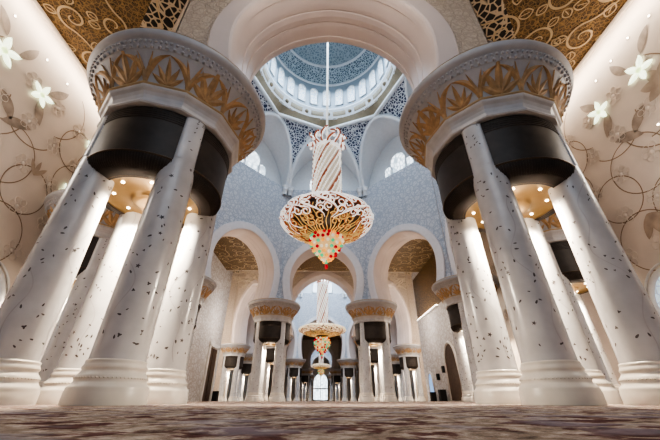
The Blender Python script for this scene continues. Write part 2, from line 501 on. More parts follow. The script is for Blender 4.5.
A1 = dict(w=3.52, ws=3.05, zs=9.12, zc=11.9, za=15.7)
A2 = dict(w=5.2, ws=4.7, zs=9.12, zc=13.0, za=19.2)
def arch_wall(name, p0, p1, centre, A, zt, label, th=1.2):
    p0 = Vector((*p0, 0)); p1 = Vector((*p1, 0)); t = (p1 - p0); L = t.length; t.normalize(); mid = (p0 + p1) / 2
    n = Vector((-t.y, t.x, 0)); c = Vector((*centre, 0))
    if (c - mid).dot(n) < 0: n = -n          # n points into the hall
    def P(u, y, z): q = mid + t * u + n * y; return (q.x, q.y, z)
    mb = MB(); mit = th * math.tan(PI / 8)
    cur = arch_curve(o=.8, **A)
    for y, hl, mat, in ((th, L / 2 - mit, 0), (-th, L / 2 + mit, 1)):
        out = [(hl, A['zs'])] + cur + [(-hl, A['zs']), (-hl, zt), (hl, zt)]
        # triangulated strips between the arch and the outer rectangle
        top = []
        for (x, z) in cur:
            top.append((x, z))
        right = cur[:len(cur) // 2 + 1]; leftc = cur[len(cur) // 2:]
        zcl = A['zc'] + 1.5
        for side, cc in ((1, right), (-1, leftc[::-1])):
            inner, outer = [], []
            for x, z in cc:
                inner.append(P(x, y, z))
                k = max(0., min(1., (z - zcl) / (cc[-1][1] - zcl)))
                if z <= zcl: outer.append(P(side * hl, y, z))
                else:
                    # walk up the side then along the top
                    s_ = k * ((zt - zcl) + hl)
                    outer.append(P(side * hl, y, zcl + s_) if s_ < zt - zcl else P(side * max(0, hl - (s_ - (zt - zcl))), y, zt))
            if all(q[2] < zt for q in outer[:-1]) or True:
                mb.grid([inner, outer], mat, False)
                # corner fill
                for (a, b, ia, ib) in zip(outer, outer[1:], inner, inner[1:]):
                    if a[2] < zt - 1e-6 and b[2] > zt - 1e-6:
                        mb.add([a, b, P(side * hl, y, zt)], [[0, 1, 2]], mat)
    mb.grid([[P(L / 2 - mit, th, zt), P(-L / 2 + mit, th, zt)], [P(L / 2 + mit, -th, zt), P(-L / 2 - mit, -th, zt)]], 0, False)
    for sg in (1, -1):
        mb.poly([P(sg * (L / 2 - mit), th, A['zs']), P(sg * (A['ws'] + .8), th, A['zs']), P(sg * (A['ws'] + .8), -th, A['zs']), P(sg * (L / 2 + mit), -th, A['zs'])], 1)
    w = mb.build(name, [M['carve_hall'], M['carve_out']]); struct(w, label, 'wall')
    # moulded arch ring: flat bands on both faces and a full rounded soffit between them
    prof = [(1.02, -th), (1.02, -th - .12), (.96, -th - .17), (.26, -th - .17), (.18, -th - .13), (.14, -th - .06), (.10, -th + .06), (.07, -th + .22), (.095, -th + .25), (.085, -th + .30)]
    for i in range(1, 6):
        prof.append((.085 - .06 * math.sin(PI / 2 * i / 6), -th + .30 + .55 * i / 6))
    prof += [(.03, -.30), (.055, -.27), (.02, -.22), (0, 0)]
    full = prof + [(o, -y) for o, y in prof[-2::-1]]
    rows = [[P(x, y, z) for x, z in arch_curve(o=o, **A)] for o, y in full]
    mb = MB()
    for k in range(len(rows) - 1):
        flat = k < 4 or k >= len(rows) - 5
        mb.grid([rows[k], rows[k + 1]], 1 if k >= len(rows) - 5 else 0, True)
    for j in (0, -1): mb.poly([r[j] for r in rows], 0)
    mb.build('arch_moulding', [M['cream'], M['band']], w)
    return w

def shell(x0): return x0
SIDE = ['near', 'near_right', 'right', 'far_right', 'far', 'far_left', 'left', 'near_left']
def upper(hall, a, zt, k, pre, detail=True):
    """lunettes, leaning arches, pierced spandrels, ring, drum and dome above the arch walls"""
    cy = hall; ap = a * (1 + math.sqrt(2))
    rin = ap - 1.2                      # apothem of the wall's inner face
    rc = rin / math.cos(PI / 8) - .1
    zap = zt + 7.25 * k; rap = 8.75 * k
    def pol(r, an, z): return (r * math.sin(an), cy + r * math.cos(an), z)
    def lean(i, nn=14, off=0., dr=0.):
        """pointed arch over wall i; returns points from one corner to the other"""
        an = PI / 4 * i; pts = []
        hw = rc * math.sin(PI / 8); r0 = rc * math.cos(PI / 8)
        for j in range(-nn, nn + 1):
            s_ = j / nn; v = (1 - abs(s_) ** 1.75) ** .62
            x = s_ * (hw - off); z = zt + v * (zap - zt - off * 1.2); r = r0 + (rap - r0) * v + dr
            pts.append((x * math.cos(an) + r * math.sin(an), cy - x * math.sin(an) + r * math.cos(an), z))
        return pts
    names = ['far', 'far_right', 'right', 'near_right', 'near', 'near_left', 'left', 'far_left']
    for i in range(8):
        an = PI / 4 * i
        # window wall of the lunette, standing at the back of the ledge
        rw = rin + 1.1; hw = rc * math.sin(PI / 8) + .1
        def W(x, z, dr=0.): return (x * math.cos(an) + (rw + dr) * math.sin(an), cy - x * math.sin(an) + (rw + dr) * math.cos(an), z)
        mb = MB(); inner = [[W(s_ / 14 * hw, zt - .2) for s_ in range(-14, 15)], []]
        back = []
        for j in range(-14, 15):
            s_ = j / 14; v = (1 - abs(s_) ** 1.75) ** .62; back.append(W(s_ * hw, zt - .05 + v * (zap - zt) * .97))
        mb.grid([inner[0], back], 0, False)
        mb.grid([back, lean(i)], 0, True)
        w = mb.build('wall_%slunette_%s' % (pre, names[i]), M['white']); struct(w, 'white vaulted lunette with an arched window above the hall wall', 'wall')
        # arched window with three lights
        for sx, ww, hh in ((0, 1.05 * k, 4.0 * k), (-1.55 * k, .55 * k, 2.6 * k), (1.55 * k, .55 * k, 2.6 * k)):
            def awin(dr, s_): 
                pts = [W(sx - ww * s_, zt + .35 * k, dr), W(sx + ww * s_, zt + .35 * k, dr)]
                for q in range(9):
                    t = PI * q / 8; pts.append(W(sx + ww * s_ * math.cos(t), zt + hh - ww * (1.1 if s_ > 1 else 1.1) + ww * s_ * 1.1 * math.sin(t), dr))
                return pts
            g = MB(); g.poly(awin(-.08, 1.0)); pane = g.build('pane', M['win_lunette'], w)
            g = MB(); p = awin(-.1, 1.07); g.tube(p, .09 * k, 6, closed=True); g.build('frame', M['white'], w)
        # rib along the leaning arch
        mb = MB(); o1 = lean(i); o2 = lean(i, off=.42 * k); o3 = lean(i, off=.42 * k, dr=-.22); o4 = lean(i, off=-.05, dr=-.25)
        mb.grid([o2, o3, o4, o1], 0, True)
        t = mb.build('trim_%d' % (i + 1), M['white']); struct(t, 'white pointed rib arching below the dome ring', 'trim')
        # pierced spandrel between this arch and the next, over the shared corner
        a_r = lean(i, off=-.04, dr=-.12)[14:]; b_l = lean(i + 1, off=-.04, dr=-.12)[:15][::-1]
        rows = []
        for pa, pb in zip(a_r, b_l):
            pa, pb = Vector(pa), Vector(pb); rows.append([pa.lerp(pb, q / 8) for q in range(9)])
        mb = MB(); mb.grid(rows, 0, True)
        s2 = mb.build('trim_%d' % (i + 11), M['spandrel']); struct(s2, 'navy and white pierced spandrel below the dome ring', 'trim')
        # white borders: along the top edge of the spandrel
        mb = MB(); mb.tube([Vector(a_r[0]), Vector(b_l[0])], .26 * k, 8); mb.build('border', M['white'], s2)
        # short paired colonnettes at the corner
        ca = an + PI / 8; mb = MB()
        for off in (-.35, .35):
            q = Vector(pol(rc - .25, ca, 0)) + Vector((math.cos(ca), -math.sin(ca), 0)) * off
            mb.lathe([(.3, zt - 1.2), (.3, zt - .45), (.36, zt - .42), (.36, zt - .36), (.3, zt - .32), (.46, zt - .05), (.5, zt), (.5, zt + .1), (.01, zt + .12)], 16, (q.x, q.y, 0))
        mb.build('colonnette', M['white'], s2)
    # octagon ceiling up to the ring
    mb = MB(); n = 64
    def ro(an): 
        st = PI / 4; d = (an % st) - st / 2; return (rap) * math.cos(st / 2) / math.cos(d)
    rr = 7.2 * k; zr = zap + 1.0 * k
    outer = [pol(ro(2 * PI * i / n), 2 * PI * i / n, zap) for i in range(n)]
    inn = [pol(rr + .3, 2 * PI * i / n, zr) for i in range(n)]
    mb.grid([outer, inn], 0, False, False, True)
    c = mb.build('ceiling_%soctagon' % pre, M['tan']); struct(c, 'tan octagonal frieze around the foot of the dome', 'ceiling')
    # ring moulding
    mb = MB(); z0 = zr
    mb.lathe([(rr + .46, z0 - .02), (rr + .40, z0 - .12), (rr + .30, z0), (rr + .02, z0 + 1.2), (rr - .07, z0 + 1.28), (rr - .07, z0 + 1.45), (rr + .1, z0 + 1.6)], 96, (0, cy, 0))
    r_ = mb.build('trim_21', M['white']); struct(r_, 'white ring moulding carrying the dome', 'trim')
    mb = MB()
    for q in range(16):
        a0 = 2 * PI * (q + .12) / 16; a1 = 2 * PI * (q + .70) / 16
        mb.lathe([(rr + .20, z0 + .30), (rr + .175, z0 + .34), (rr + .045, z0 + .92), (rr + .06, z0 + .98)], 8, (0, cy, 0), a0=a0, a1=a1)
        am = 2 * PI * (q + .91) / 16; mb.ball(((rr + .13) * math.cos(am), cy + (rr + .13) * math.sin(am), z0 + .64), .26, 10, 8)
    mb.build('frieze_panel', M['tan'], r_)
    # drum with windows
    zd = z0 + 1.55; hd = 4.6 * k; mb = MB()
    mb.lathe([(rr, zd), (rr - .05, zd + hd)], 96, (0, cy, 0))
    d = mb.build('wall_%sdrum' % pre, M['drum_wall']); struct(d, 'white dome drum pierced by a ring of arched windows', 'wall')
    nw = 26
    for q in range(nw):
        am = PI / 2 + 2 * PI * q / nw
        if not detail and math.sin(am) < -.2: continue
        ww = .44 * k; hh = 3.15 * k; zb = zd + .45 * k
        def Q(x, z, dr): 
            an2 = am + x / rr; return ((rr - dr) * math.cos(an2), cy + (rr - dr) * math.sin(an2), z)
        def ol(s_, dr):
            pts = [Q(-ww * s_, zb, dr), Q(ww * s_, zb, dr)]
            for j in range(9):
                t = PI * j / 8; pts.append(Q(ww * s_ * math.cos(t), zb + hh - ww * 1.25 + ww * s_ * 1.25 * math.sin(t), dr))
            return pts
        g = MB(); g.poly(ol(1, .1)); g.build('pane', M['win_dome'], d)
        if detail:
            g = MB(); g.tube(ol(1.12, .11), .07, 5, closed=True); g.build('frame', M['white'], d)
    # dome
    zs = zd + hd; R = rr - .05; mb = MB(); pr = []
    for j in range(21):
        t = PI / 2 * j / 20; pr.append((R * math.cos(t) + .001, zs + R * .95 * math.sin(t)))
    mb.lathe([(R + .0, zs - .1), (R - .16, zs), (R - .16, zs + .18), (R - .02, zs + .3)], 96, (0, cy, 0), mat=2)
    mb.lathe(pr[:7], 96, (0, cy, 0), mat=0); mb.lathe(pr[6:], 96, (0, cy, 0), mat=1)
    rq, zq = pr[6]
    mb.lathe([(rq - .02, zq - .25), (rq - .2, zq - .1), (rq - .22, zq + .1), (rq - .08, zq + .3)], 96, (0, cy, 0), mat=2)
    rq, zq = pr[14]
    mb.lathe([(rq, zq - .1), (rq - .12, zq), (rq, zq + .1)], 96, (0, cy, 0), mat=2)
    c = mb.build('ceiling_%sdome' % pre, [M['dome_lace'], M['dome_cap'], M['white']]); struct(c, 'pale blue-grey dome lined with pierced lacework', 'ceiling')

ZT1 = 23.9
labs = ['near arch wall joining the two foreground piers', 'near right diagonal arch wall', 'right arch wall', 'blue-white far right diagonal arch wall of the domed hall',
        'blue-white arch wall with the central arch below the dome', 'blue-white far left diagonal arch wall of the domed hall', 'left arch wall', 'near left diagonal arch wall']
for i in range(8):
    arch_wall('wall_' + SIDE[i], V1[i], V1[(i + 1) % 8], (0, H1[0]), A1, ZT1, labs[i])
upper(H1[0], H1[1], ZT1, 1.0, '')
ZT2 = 26.0
for i in range(8):
    arch_wall('wall_middle_hall_' + SIDE[i], V2[i], V2[(i + 1) % 8], (0, H2[0]), A2, ZT2, 'arch wall of the distant middle hall, ' + SIDE[i].replace('_', ' ') + ' side')
upper(H2[0], H2[1], ZT2, 1.33, 'middle_', False)
for i in (0, 1, 2, 3, 4, 5, 6, 7):
    arch_wall('wall_end_hall_' + SIDE[i], V3[i], V3[(i + 1) % 8], (0, H3[0]), A1, ZT1, 'arch wall of the farthest hall, ' + SIDE[i].replace('_', ' ') + ' side')
mb = MB(); mb.lathe([(13.6, ZT1), (7.7, 31), (7.5, 37), (5, 42), (.01, 44)], 64, (0, H3[0], 0))
struct(mb.build('ceiling_end_hall', M['white']), 'pale dome over the farthest hall', 'ceiling')

# ------------------------------------------------------------------ floor, carpet, ceilings, side walls
WX = 15.4
mb = MB(); mb.box((0, 75, -.12), (52, 168, .2)); struct(mb.build('floor', M['marble_base']), 'stone floor under the carpet', 'floor')
rng = random.Random(5)
mb = MB()
from mathutils import noise as mn
ys = [-2.0 + .1 * i for i in range(20)] + [.0 + .03 * i for i in range(100)] + [3.0 * 1.03 ** i for i in range(1, 36)]
ys = sorted(set(round(y, 4) for y in ys)); ys += [12, 20, 40, 80, 120, 155]
xs = [-15.3, -12, -9, -7] + [-6 + .06 * i for i in range(201)] + [7, 9, 12, 15.3]
rows = []
for y in ys:
    k = max(0., 1 - max(0, y - 2) / 6)
    rows.append([(x, y, (mn.noise((x * 7, y * 7, 0)) * .006 + mn.noise((x * 1.7, y * 1.7, 4)) * .006) * k - .006 * k - .001) for x in xs])
mb.grid(rows, 0, True)
tag(mb.build('carpet', M['carpet']), 'beige wool carpet with dark red floral streaks covering the hall floor', 'carpet')

def ribbon(mb, pts, w, nrm, taper=True):
    pts = [Vector(p) for p in pts]; L, R_ = [], []; n = Vector(nrm)
    for i, p in enumerate(pts):
        t = pts[min(i + 1, len(pts) - 1)] - pts[max(i - 1, 0)]; t.normalize(); s_ = n.cross(t)
        u = i / (len(pts) - 1); ww = w * ((.35 + .65 * math.sin(PI * min(1, u * .9 + .1))) if taper else 1)
        L.append(p + s_ * ww / 2); R_.append(p - s_ * ww / 2)
    mb.grid([L, R_], 0, False)

def scroll_pts(cx, cy, R, a0, turns, hand, z):
    """S-scroll that curls in at its end"""
    pts = []
    for i in range(48):
        t = i / 47; a = a0 + hand * turns * 2 * PI * t; r = R * (1 - .85 * t)
        pts.append((cx + r * math.cos(a), cy + r * math.sin(a), z))
    ex, ey = pts[0][0], pts[0][1]
    tx, ty = -math.sin(a0) * hand, math.cos(a0) * hand
    pre = []
    for i in range(16, 0, -1):
        t = i / 16; L = 2.2 * R * t
        pre.append((ex - tx * L + math.cos(a0) * L * L * .25 / R, ey - ty * L + math.sin(a0) * L * L * .25 / R, z))
    return pre + pts

def ring_ceiling(name, cy, V, x0, x1, y0, y1, z, label, seed, scrolls):
    mb = MB(); out = []
    cxs = 0; th = 1.15
    O = []
    for (x, y) in V:
        d = Vector((x, y - cy)); d *= (d.length + th / math.cos(PI / 8)) / d.length; O.append((d.x, cy + d.y, z))
    corners = [(x0, y0), (x1, y0), (x1, y1), (x0, y1)]
    B = [(O[0][0], y0, z), (O[1][0], y0, z), (x1, O[2][1], z), (x1, O[3][1], z), (O[4][0], y1, z), (O[5][0], y1, z), (x0, O[6][1], z), (x0, O[7][1], z)]
    for i in range(8):
        j = (i + 1) % 8; mb.poly([O[i], O[j], B[j], B[i]])
        if i in (1, 3, 5, 7):
            c = {1: (x1, y0, z), 3: (x1, y1, z), 5: (x0, y1, z), 7: (x0, y0, z)}[i]; mb.poly([B[i], B[j], c])
    o = mb.build(name, M['ceil']); struct(o, label, 'ceiling')
    # black pierced border along the arch walls
    mb = MB(); O2 = []
    for (x, y, zz) in O:
        d = Vector((x, y - cy)); d *= (d.length + 1.5) / d.length; O2.append((d.x, cy + d.y, z - .02))
    for i in range(8):
        j = (i + 1) % 8; mb.poly([(*O[i][:2], z - .02), (*O[j][:2], z - .02), O2[j], O2[i]])
    mb.build('pierced_border', M['black_grille'], o)
    mb = MB()
    for (x, y, R, a0, h) in scrolls:
        ribbon(mb, scroll_pts(x, y, R, a0, 1.35, h, z - .04), .15 * (.6 + R * .28), (0, 0, 1))
        a1 = a0 + 2.2
        for q in range(3):   # pointed bud leaves on each scroll
            a = a0 + h * (1.1 + q * 1.5); px, py = x + R * math.cos(a), y + R * math.sin(a); L = R * .75
            dx, dy = math.cos(a + .5 * h), math.sin(a + .5 * h); pts = []
            for k in range(9):
                t = k / 8; pts.append((px + dx * L * t, py + dy * L * t, z - .045))
            left = [(p[0] - dy * .28 * R * math.sin(PI * k / 8) ** .8, p[1] + dx * .28 * R * math.sin(PI * k / 8) ** .8, p[2]) for k, p in enumerate(pts)]
            right = [(p[0] + dy * .28 * R * math.sin(PI * k / 8) ** .8, p[1] - dx * .28 * R * math.sin(PI * k / 8) ** .8, p[2]) for k, p in enumerate(pts)]
            for side in (left, right):
                ribbon(mb, side, .07, (0, 0, 1), False)
            ribbon(mb, pts[1:7], .05, (0, 0, 1), False)
    mb.build('scrollwork', M['scroll'], o)
    return o
rng = random.Random(8); sc = []
for sx in (-1, 1):
    for y in [-.5 + 2.55 * i for i in range(23)]:
        for x in (9.3, 11.7, 14.1):
            xx = x + rng.uniform(-.4, .4); yy = y + rng.uniform(-.6, .6)
            # keep clear of the octagon
            if (abs(xx) * math.cos(0) < 15.0) and max(abs(xx), abs(yy - H1[0]), (abs(xx) + abs(yy - H1[0])) / math.sqrt(2)) > 15.0 or False:
                sc.append((sx * xx, yy, rng.uniform(.6, .95), rng.random() * 6.28, rng.choice([-1, 1])))
    for y in (38, 42, 46, 50): sc.append((sx * 4, y, .9, rng.random() * 6, 1))
ring_ceiling('ceiling', H1[0], V1, -WX, WX, -3.5, 47, 18.0, 'gold filigree ceiling with cream scrolls over the aisles', 8, sc)
ring_ceiling('ceiling_middle_hall', H2[0], V2, -24, 24, 47, 98, 23.6, 'gold filigree ceiling around the middle hall', 9, [])
ring_ceiling('ceiling_far_aisle', H3[0], V3, -24, 24, 98, 152, 18.0, 'gold ceiling around the farthest hall', 9, [])

def side_wall(name, s_, y0, y1, label, mat):
    hz = 18.2 if y0 < 0 else 24
    mb = MB(); mb.box((s_ * (WX + .3), (y0 + y1) / 2, hz / 2), (.6, y1 - y0, hz)); o = mb.build(name, mat); return struct(o, label, 'wall')
M['white_text'] = carved('white_carved_wall', (.70, .69, .69), (.52, .48, .46), 1.3, .06, .9)
wl = side_wall('wall_left', -1, -3.5, 30, 'cream left wall inlaid with brown vines', M['aisle'])
wr = side_wall('wall_right', 1, -3.5, 30, 'cream right wall inlaid with brown vines and petals', M['aisle'])
wl2 = side_wall('wall_left_far', -1, 30, 50, 'white carved stretch of left wall beyond the diagonal arch', M['white_text'])
wr2 = side_wall('wall_right_far', 1, 30, 51, 'pale carved stretch of right wall with dark niche', M['white_text'])
for nm, s_ in (('left', -1), ('right', 1)):
    mb = MB(); mb.box((s_ * 24.3, 101, 12), (.6, 102, 24)); struct(mb.build('wall_outer_' + nm, M['white_text']), 'distant %s outer wall beside the middle hall' % nm, 'wall')
    yy = 50 if s_ < 0 else 51
    mb = MB(); mb.box((s_ * 19.7, yy + .3, 12), (8.6, .6, 24)); struct(mb.build('wall_return_' + nm, M['white_text']), 'short cross wall closing the %s aisle' % nm, 'wall')
for nm, s_ in (('left', -1), ('right', 1)):
    mb = MB(); mb.box((s_ * 20.6, 63.4, 12), (7.0, .5, 24)); struct(mb.build('wall_cross_' + nm, M['carve_out']), 'beige cross wall beyond the %s aisle' % nm, 'wall')
mb = MB(); mb.box((0, 47.1, 20.8), (31, .2, 5.6)); struct(mb.build('trim_41', M['carve_out']), 'fascia where the aisle ceiling steps up', 'trim')
mb = MB(); mb.box((WX - .04, 43.5, 14.6), (.1, 14.8, 6.6)); mb.build('upper_panel', M['ceil'], wr2)
mb = MB(); mb.box((0, 152.3, 9.1), (49, .6, 18.2)); struct(mb.build('wall_end', M['aisle']), 'end wall behind the farthest hall', 'wall')

# wall inlays: u = y along the wall, v = z
def onwall(s_, y, z, d=.012): return (s_ * (WX - d), y, z)
def circle_inlay(mb, s_, y, z, R, w=.05, a0=0, a1=2 * PI):
    pts = [onwall(s_, y + R * math.cos(a0 + (a1 - a0) * i / 60), z + R * math.sin(a0 + (a1 - a0) * i / 60)) for i in range(61)]
    ribbon(mb, pts, w, (s_, 0, 0), False)
def petal_inlay(mb, s_, y, z, ang, L, W, d=.02, curve=.5):
    left, mid, right = [], [], []; th = ang; py, pz = y, z
    for i in range(11):
        t = i / 10; w = W * math.sin(PI * t) ** .8 if 0 < i < 10 else .003
        for lst, sg in ((left, -1), (mid, 0), (right, 1)):
            lst.append(onwall(s_, py - sg * w * math.sin(th), pz + sg * w * math.cos(th), d))
        py += math.cos(th) * L / 10; pz += math.sin(th) * L / 10; th += curve / 10
    mb.grid([left, mid, right], 0, False)
for s_, w_ in ((1, wr), (-1, wl)):
    mb = MB()
    for (y, z, R) in ((11.5, 10.3, 1.5), (13.25, 9.3, 1.25), (12.9, 6.75, 1.45), (15.6, 11.0, 1.4), (10.6, 7.8, 1.35), (8.3, 10.6, 1.5), (14.8, 13.2, 1.3)):
        circle_inlay(mb, s_, y, z, R)
    for (y, z, R, a0, a1) in ((10.2, 13.2, 2.2, 2.3, 4.8), (11.9, 12.9, 1.6, 3.2, 5.6), (9.6, 12.2, 1.9, 3.6, 6.2), (12.4, 14.6, 1.9, -1.2, 1.0), (17.5, 12.5, 2.4, 0, 4), (20, 9.5, 2.0, 1, 5)):
        circle_inlay(mb, s_, y, z, R, .055, a0, a1)
    mb.build('vine_inlay', M['vine_brown'], w_)
    mb = MB()
    for (y, z, an, L, W) in ((8.75, 15.0, 2.1, 1.35, .22), (9.55, 14.7, .95, 1.45, .22), (11.6, 14.55, .65, 1.5, .24), (11.5, 14.0, -1.35, 1.5, .26), (10.9, 11.75, 2.2, 1.4, .28), (11.9, 12.1, 3.4, 1.5, .26)):
        petal_inlay(mb, s_, y, z, an, L, W)
    mb.build('leaf_inlay', M['petal_grey'], w_)
    mb = MB()
    if s_ > 0:
        for k in range(7): petal_inlay(mb, s_, 8.75, 13.0, k * 2 * PI / 7 + .3, 1.0, .26, .02 + .004 * k, .2)
        for an in (.9, 1.5, 2.1): petal_inlay(mb, s_, 12.4, 7.9, an - 3.3, 1.25, .22, .02 + .006 * an, .1)
        for an in (.7, 1.3, 1.9): petal_inlay(mb, s_, 15.2, 9.3, an, 1.2, .22, .02 + .006 * an, .1)
    else:
        for an in (.9, 1.5, 2.1): petal_inlay(mb, s_, 13.2, 10.2, an, .9, .12, .02 + .006 * an, .1)
    mb.build('petal_inlay', M['petal_brown'], w_)
    mb = MB()      # shallow relief flowers between the vines
    rr = random.Random(3)
    for y in [5.5 + 1.75 * i for i in range(14)]:
        for z in (4.4, 6.4, 8.4, 10.4, 12.4, 14.4):
            y2 = y + (.87 if int(z) % 4 == 0 else 0)
            for k in range(6):
                a = k * PI / 3; cy_, cz_ = y2 + .33 * math.cos(a), z + .33 * math.sin(a)
                pts = [onwall(s_, cy_ + .16 * math.cos(2 * PI * q / 10), cz_ + .16 * math.sin(2 * PI * q / 10), .02) for q in range(11)]
                mb.tube(pts[:-1], .014, 4, closed=True)
            mb.ball(onwall(s_, y2, z, .0), .12, 8, 6, sc=(.3, 1, 1))
    mb.build('relief_flowers', M['relief'], w_)
    # cove cornice where wall meets ceiling
    mb = MB(); mb.box((s_ * (WX - .06), 13.25, 17.86), (.12, 33.4, .24)); mb.build('cornice', M['aisle'], w_)

# lit flowers on the walls
def flower_light(s_, y, z, R, rot, label, n=5):
    root = empty('flower_wall_light', (s_ * (WX - .03), y, z))
    mb = MB(); vs = []
    for k in range(n):
        a = rot + 2 * PI * k / n; left, mid, right = [], [], []
        for i in range(7):
            t = i / 6; r = R * (.12 + .88 * t); w = R * .23 * (math.sin(PI * (t * .86 + .14)) ** .7 if i < 6 else .01)
            for lst, sg, h in ((left, -1, 0), (mid, 0, .05), (right, 1, 0)):
                lst.append((-s_ * (h + .02 + .06 * t), r * math.cos(a) - sg * w * math.sin(a), r * math.sin(a) + sg * w * math.cos(a)))
        mb.grid([left, mid, right], 0, False)
    mb.build('petals', M['flower'], root)
    mb = MB(); mb.ball((-s_ * .05, 0, 0), R * .22, 10, 8, sc=(.5, 1, 1)); mb.build('flower_centre', M['flower_core'], root)
    tag(root, label, 'wall light', 'lit flowers on the side walls')
flower_light(-1, 9.0, 14.27, .78, .5, 'glowing white flower light on left wall, largest at the frame edge')
flower_light(-1, 11.37, 14.14, .70, .2, 'glowing white flower light on left wall beside the gold ceiling edge')
flower_light(-1, 15.35, 14.3, .42, .9, 'glowing flower light on left wall half hidden by the pier shaft, upper one', 6)
flower_light(-1, 15.35, 10.7, .5, .4, 'glowing flower light on left wall half hidden by the pier shaft, lower one', 6)
flower_light(1, 9.17, 14.33, .72, .9, 'glowing green-white flower light on right wall amid big brown petals')
flower_light(1, 11.75, 14.3, .68, .55, 'glowing white flower light on right wall beside the right foreground capital')
for s_, y, z, lab in ((-1, 8.48, 16.22, 'tiny glowing light on left wall just above the largest flower light'), (-1, 10.63, 16.06, 'tiny glowing light on left wall above the gap between the two big flower lights'),
        (-1, 12.15, 16.11, 'tiny glowing light on left wall closest to the left foreground capital'), (1, 7.6, 16.24, 'tiny glowing light highest in the row along the right wall'),
        (1, 9.9, 16.21, 'tiny glowing light third from the top in the row on the right wall'), (1, 8.73, 16.36, 'tiny glowing light second from the top in the row on the right wall'),
        (1, 11.04, 16.08, 'tiny glowing light on right wall closest to the right foreground capital'), (1, 9.9, 11.3, 'tiny round glowing light low on right wall among brown vines')):
    root = empty('spot_wall_light', (s_ * (WX - .02), y, z))
    mb = MB(); mb.ball((0, 0, 0), .05, 8, 6, sc=(.5, 1, 1)); mb.build('bulb', M['dot'], root)
    mb = MB(); mb.tube([(0, .09 * math.cos(2 * PI * i / 12), .09 * math.sin(2 * PI * i / 12)) for i in range(12)], .015, 5, closed=True); mb.build('trim_ring', M['relief'], root)
    tag(root, lab, 'wall light', 'tiny lights on the side walls')

# arched windows in the aisle walls
def wall_window(name, s_, y, w, h, z0, label):
    def ol(k, d):
        pts = [onwall(s_, y - w * k, z0, d), onwall(s_, y + w * k, z0, d)]
        for i in range(17):
            t = PI * i / 16; pts.append(onwall(s_, y + w * k * math.cos(t), z0 + h + w * k * 1.15 * math.sin(t), d))
        return pts
    mb = MB(); mb.poly(ol(1, .03)); o = mb.build(name, M['win_aisle']); struct(o, label, 'window')
    mb = MB(); mb.tube(ol(1.08, .05), .14, 8, closed=True); mb.tube(ol(1.3, .04), .06, 6, closed=True); mb.build('window_frame', M['frame_white'], o)
wall_window('window_1', -1, 13.5, 1.3, 3.2, .6, 'arched bluish window low in the left wall')
wall_window('window_2', 1, 12.9, 1.2, 3.2, .6, 'arched bluish window low in the right wall')

# tall door in far left wall, niche and doorway in the far right wall
mb = MB(); mb.box((-WX + .02, 47.4, 3.2), (.1, 3.4, 6.4)); d = mb.build('door_1', M['wood']); struct(d, 'tall dark wooden door in the far left wall', 'door')
mb = MB()
for y in (45.5, 49.3): mb.box((-WX + .1, y, 3.35), (.24, .5, 6.7))
mb.box((-WX + .1, 47.4, 6.8), (.24, 4.3, .5)); mb.build('door_frame', M['frame_white'], d)
mb = MB(); mb.box((-WX + .09, 47.4, 3.2), (.05, .12, 6.3)); mb.build('door_seam', M['bronze2'], d)
def arch_niche(name, y, w, h, mat, frame, label, cat):
    def ol(k, d): return [onwall(1, y - w * k, .02, d), onwall(1, y + w * k, .02, d)] + [onwall(1, y + w * k * math.cos(PI * i / 16), h + w * k * 1.3 * math.sin(PI * i / 16), d) for i in range(17)]
    mb = MB(); mb.poly(ol(1, .03)); o = mb.build(name, mat); struct(o, label, cat)
    mb = MB(); mb.tube(ol(1.1, .05), .16, 8, closed=True); mb.build('niche_frame', frame, o)
arch_niche('door_2', 40.4, 1.7, 3.9, M['wood'], M['frame_white'], 'dark arched doorway in the right wall near the pier', 'door')
arch_niche('door_3', 49.0, .9, 2.3, M['blue_glow'], M['frame_white'], 'small blue-lit doorway at the far end of the right wall', 'door')
mb = MB(); mb.box((WX - .2, 46, 11.05), (.4, 9.5, .18)); cv = mb.build('cove_light', [M['frame_white']]); tag(cv, 'bright linear cove light on the ledge of the far right wall', 'light')
mb = MB(); mb.box((WX - .22, 46, 11.2), (.2, 9.3, .12)); mb.build('light_strip', M['cove'], cv)
for y, z, lab in ((40.9, 3.5, 'small black speaker on right wall beside dark arched doorway'), (44.7, 2.8, 'small black speaker on right wall nearer the blue-lit doorway')):
    yy = y + 2.0 if y < 42 else y + .6
    root = empty('wall_speaker', (WX - .2, yy, z)); mb = MB(); mb.box((0, 0, 0), (.34, .36, .75)); mb.build('cabinet', M['black'], root)
    mb = MB(); mb.lathe([(0.0, 0), (.12, .01), (.13, .0)], 12); mb.build('driver', M['bronze2'], root, Matrix.Translation((-.18, 0, -.1)) @ Matrix.Rotation(-PI / 2, 4, 'Y'))
    tag(root, lab, 'speaker', 'speakers on the right wall')
def floor_box(x, y, w, h, lab):
    root = empty('floor_speaker', (x, y, 0)); mb = MB(); mb.box((0, 0, h / 2 + .02), (w, w, h)); mb.build('cabinet', M['black'], root)
    mb = MB(); mb.lathe([(0.0, .02), (w * .3, .01), (w * .33, -.01)], 16); mb.build('driver', M['bronze2'], root, Matrix.Translation((-w / 2 - .01, 0, h * .6)) @ Matrix.Rotation(-PI / 2, 4, 'Y'))
    tag(root, lab, 'speaker', 'black floor speakers')
floor_box(14.7, 43.2, .75, 1.25, 'black floor speaker by right wall beside the dark arched doorway')
floor_box(14.7, 46.9, .65, 1.05, 'black floor speaker by right wall in front of blue-lit doorway')
floor_box(-14.6, 49.2, .7, 1.2, 'black floor speaker at left wall past the tall wooden door')

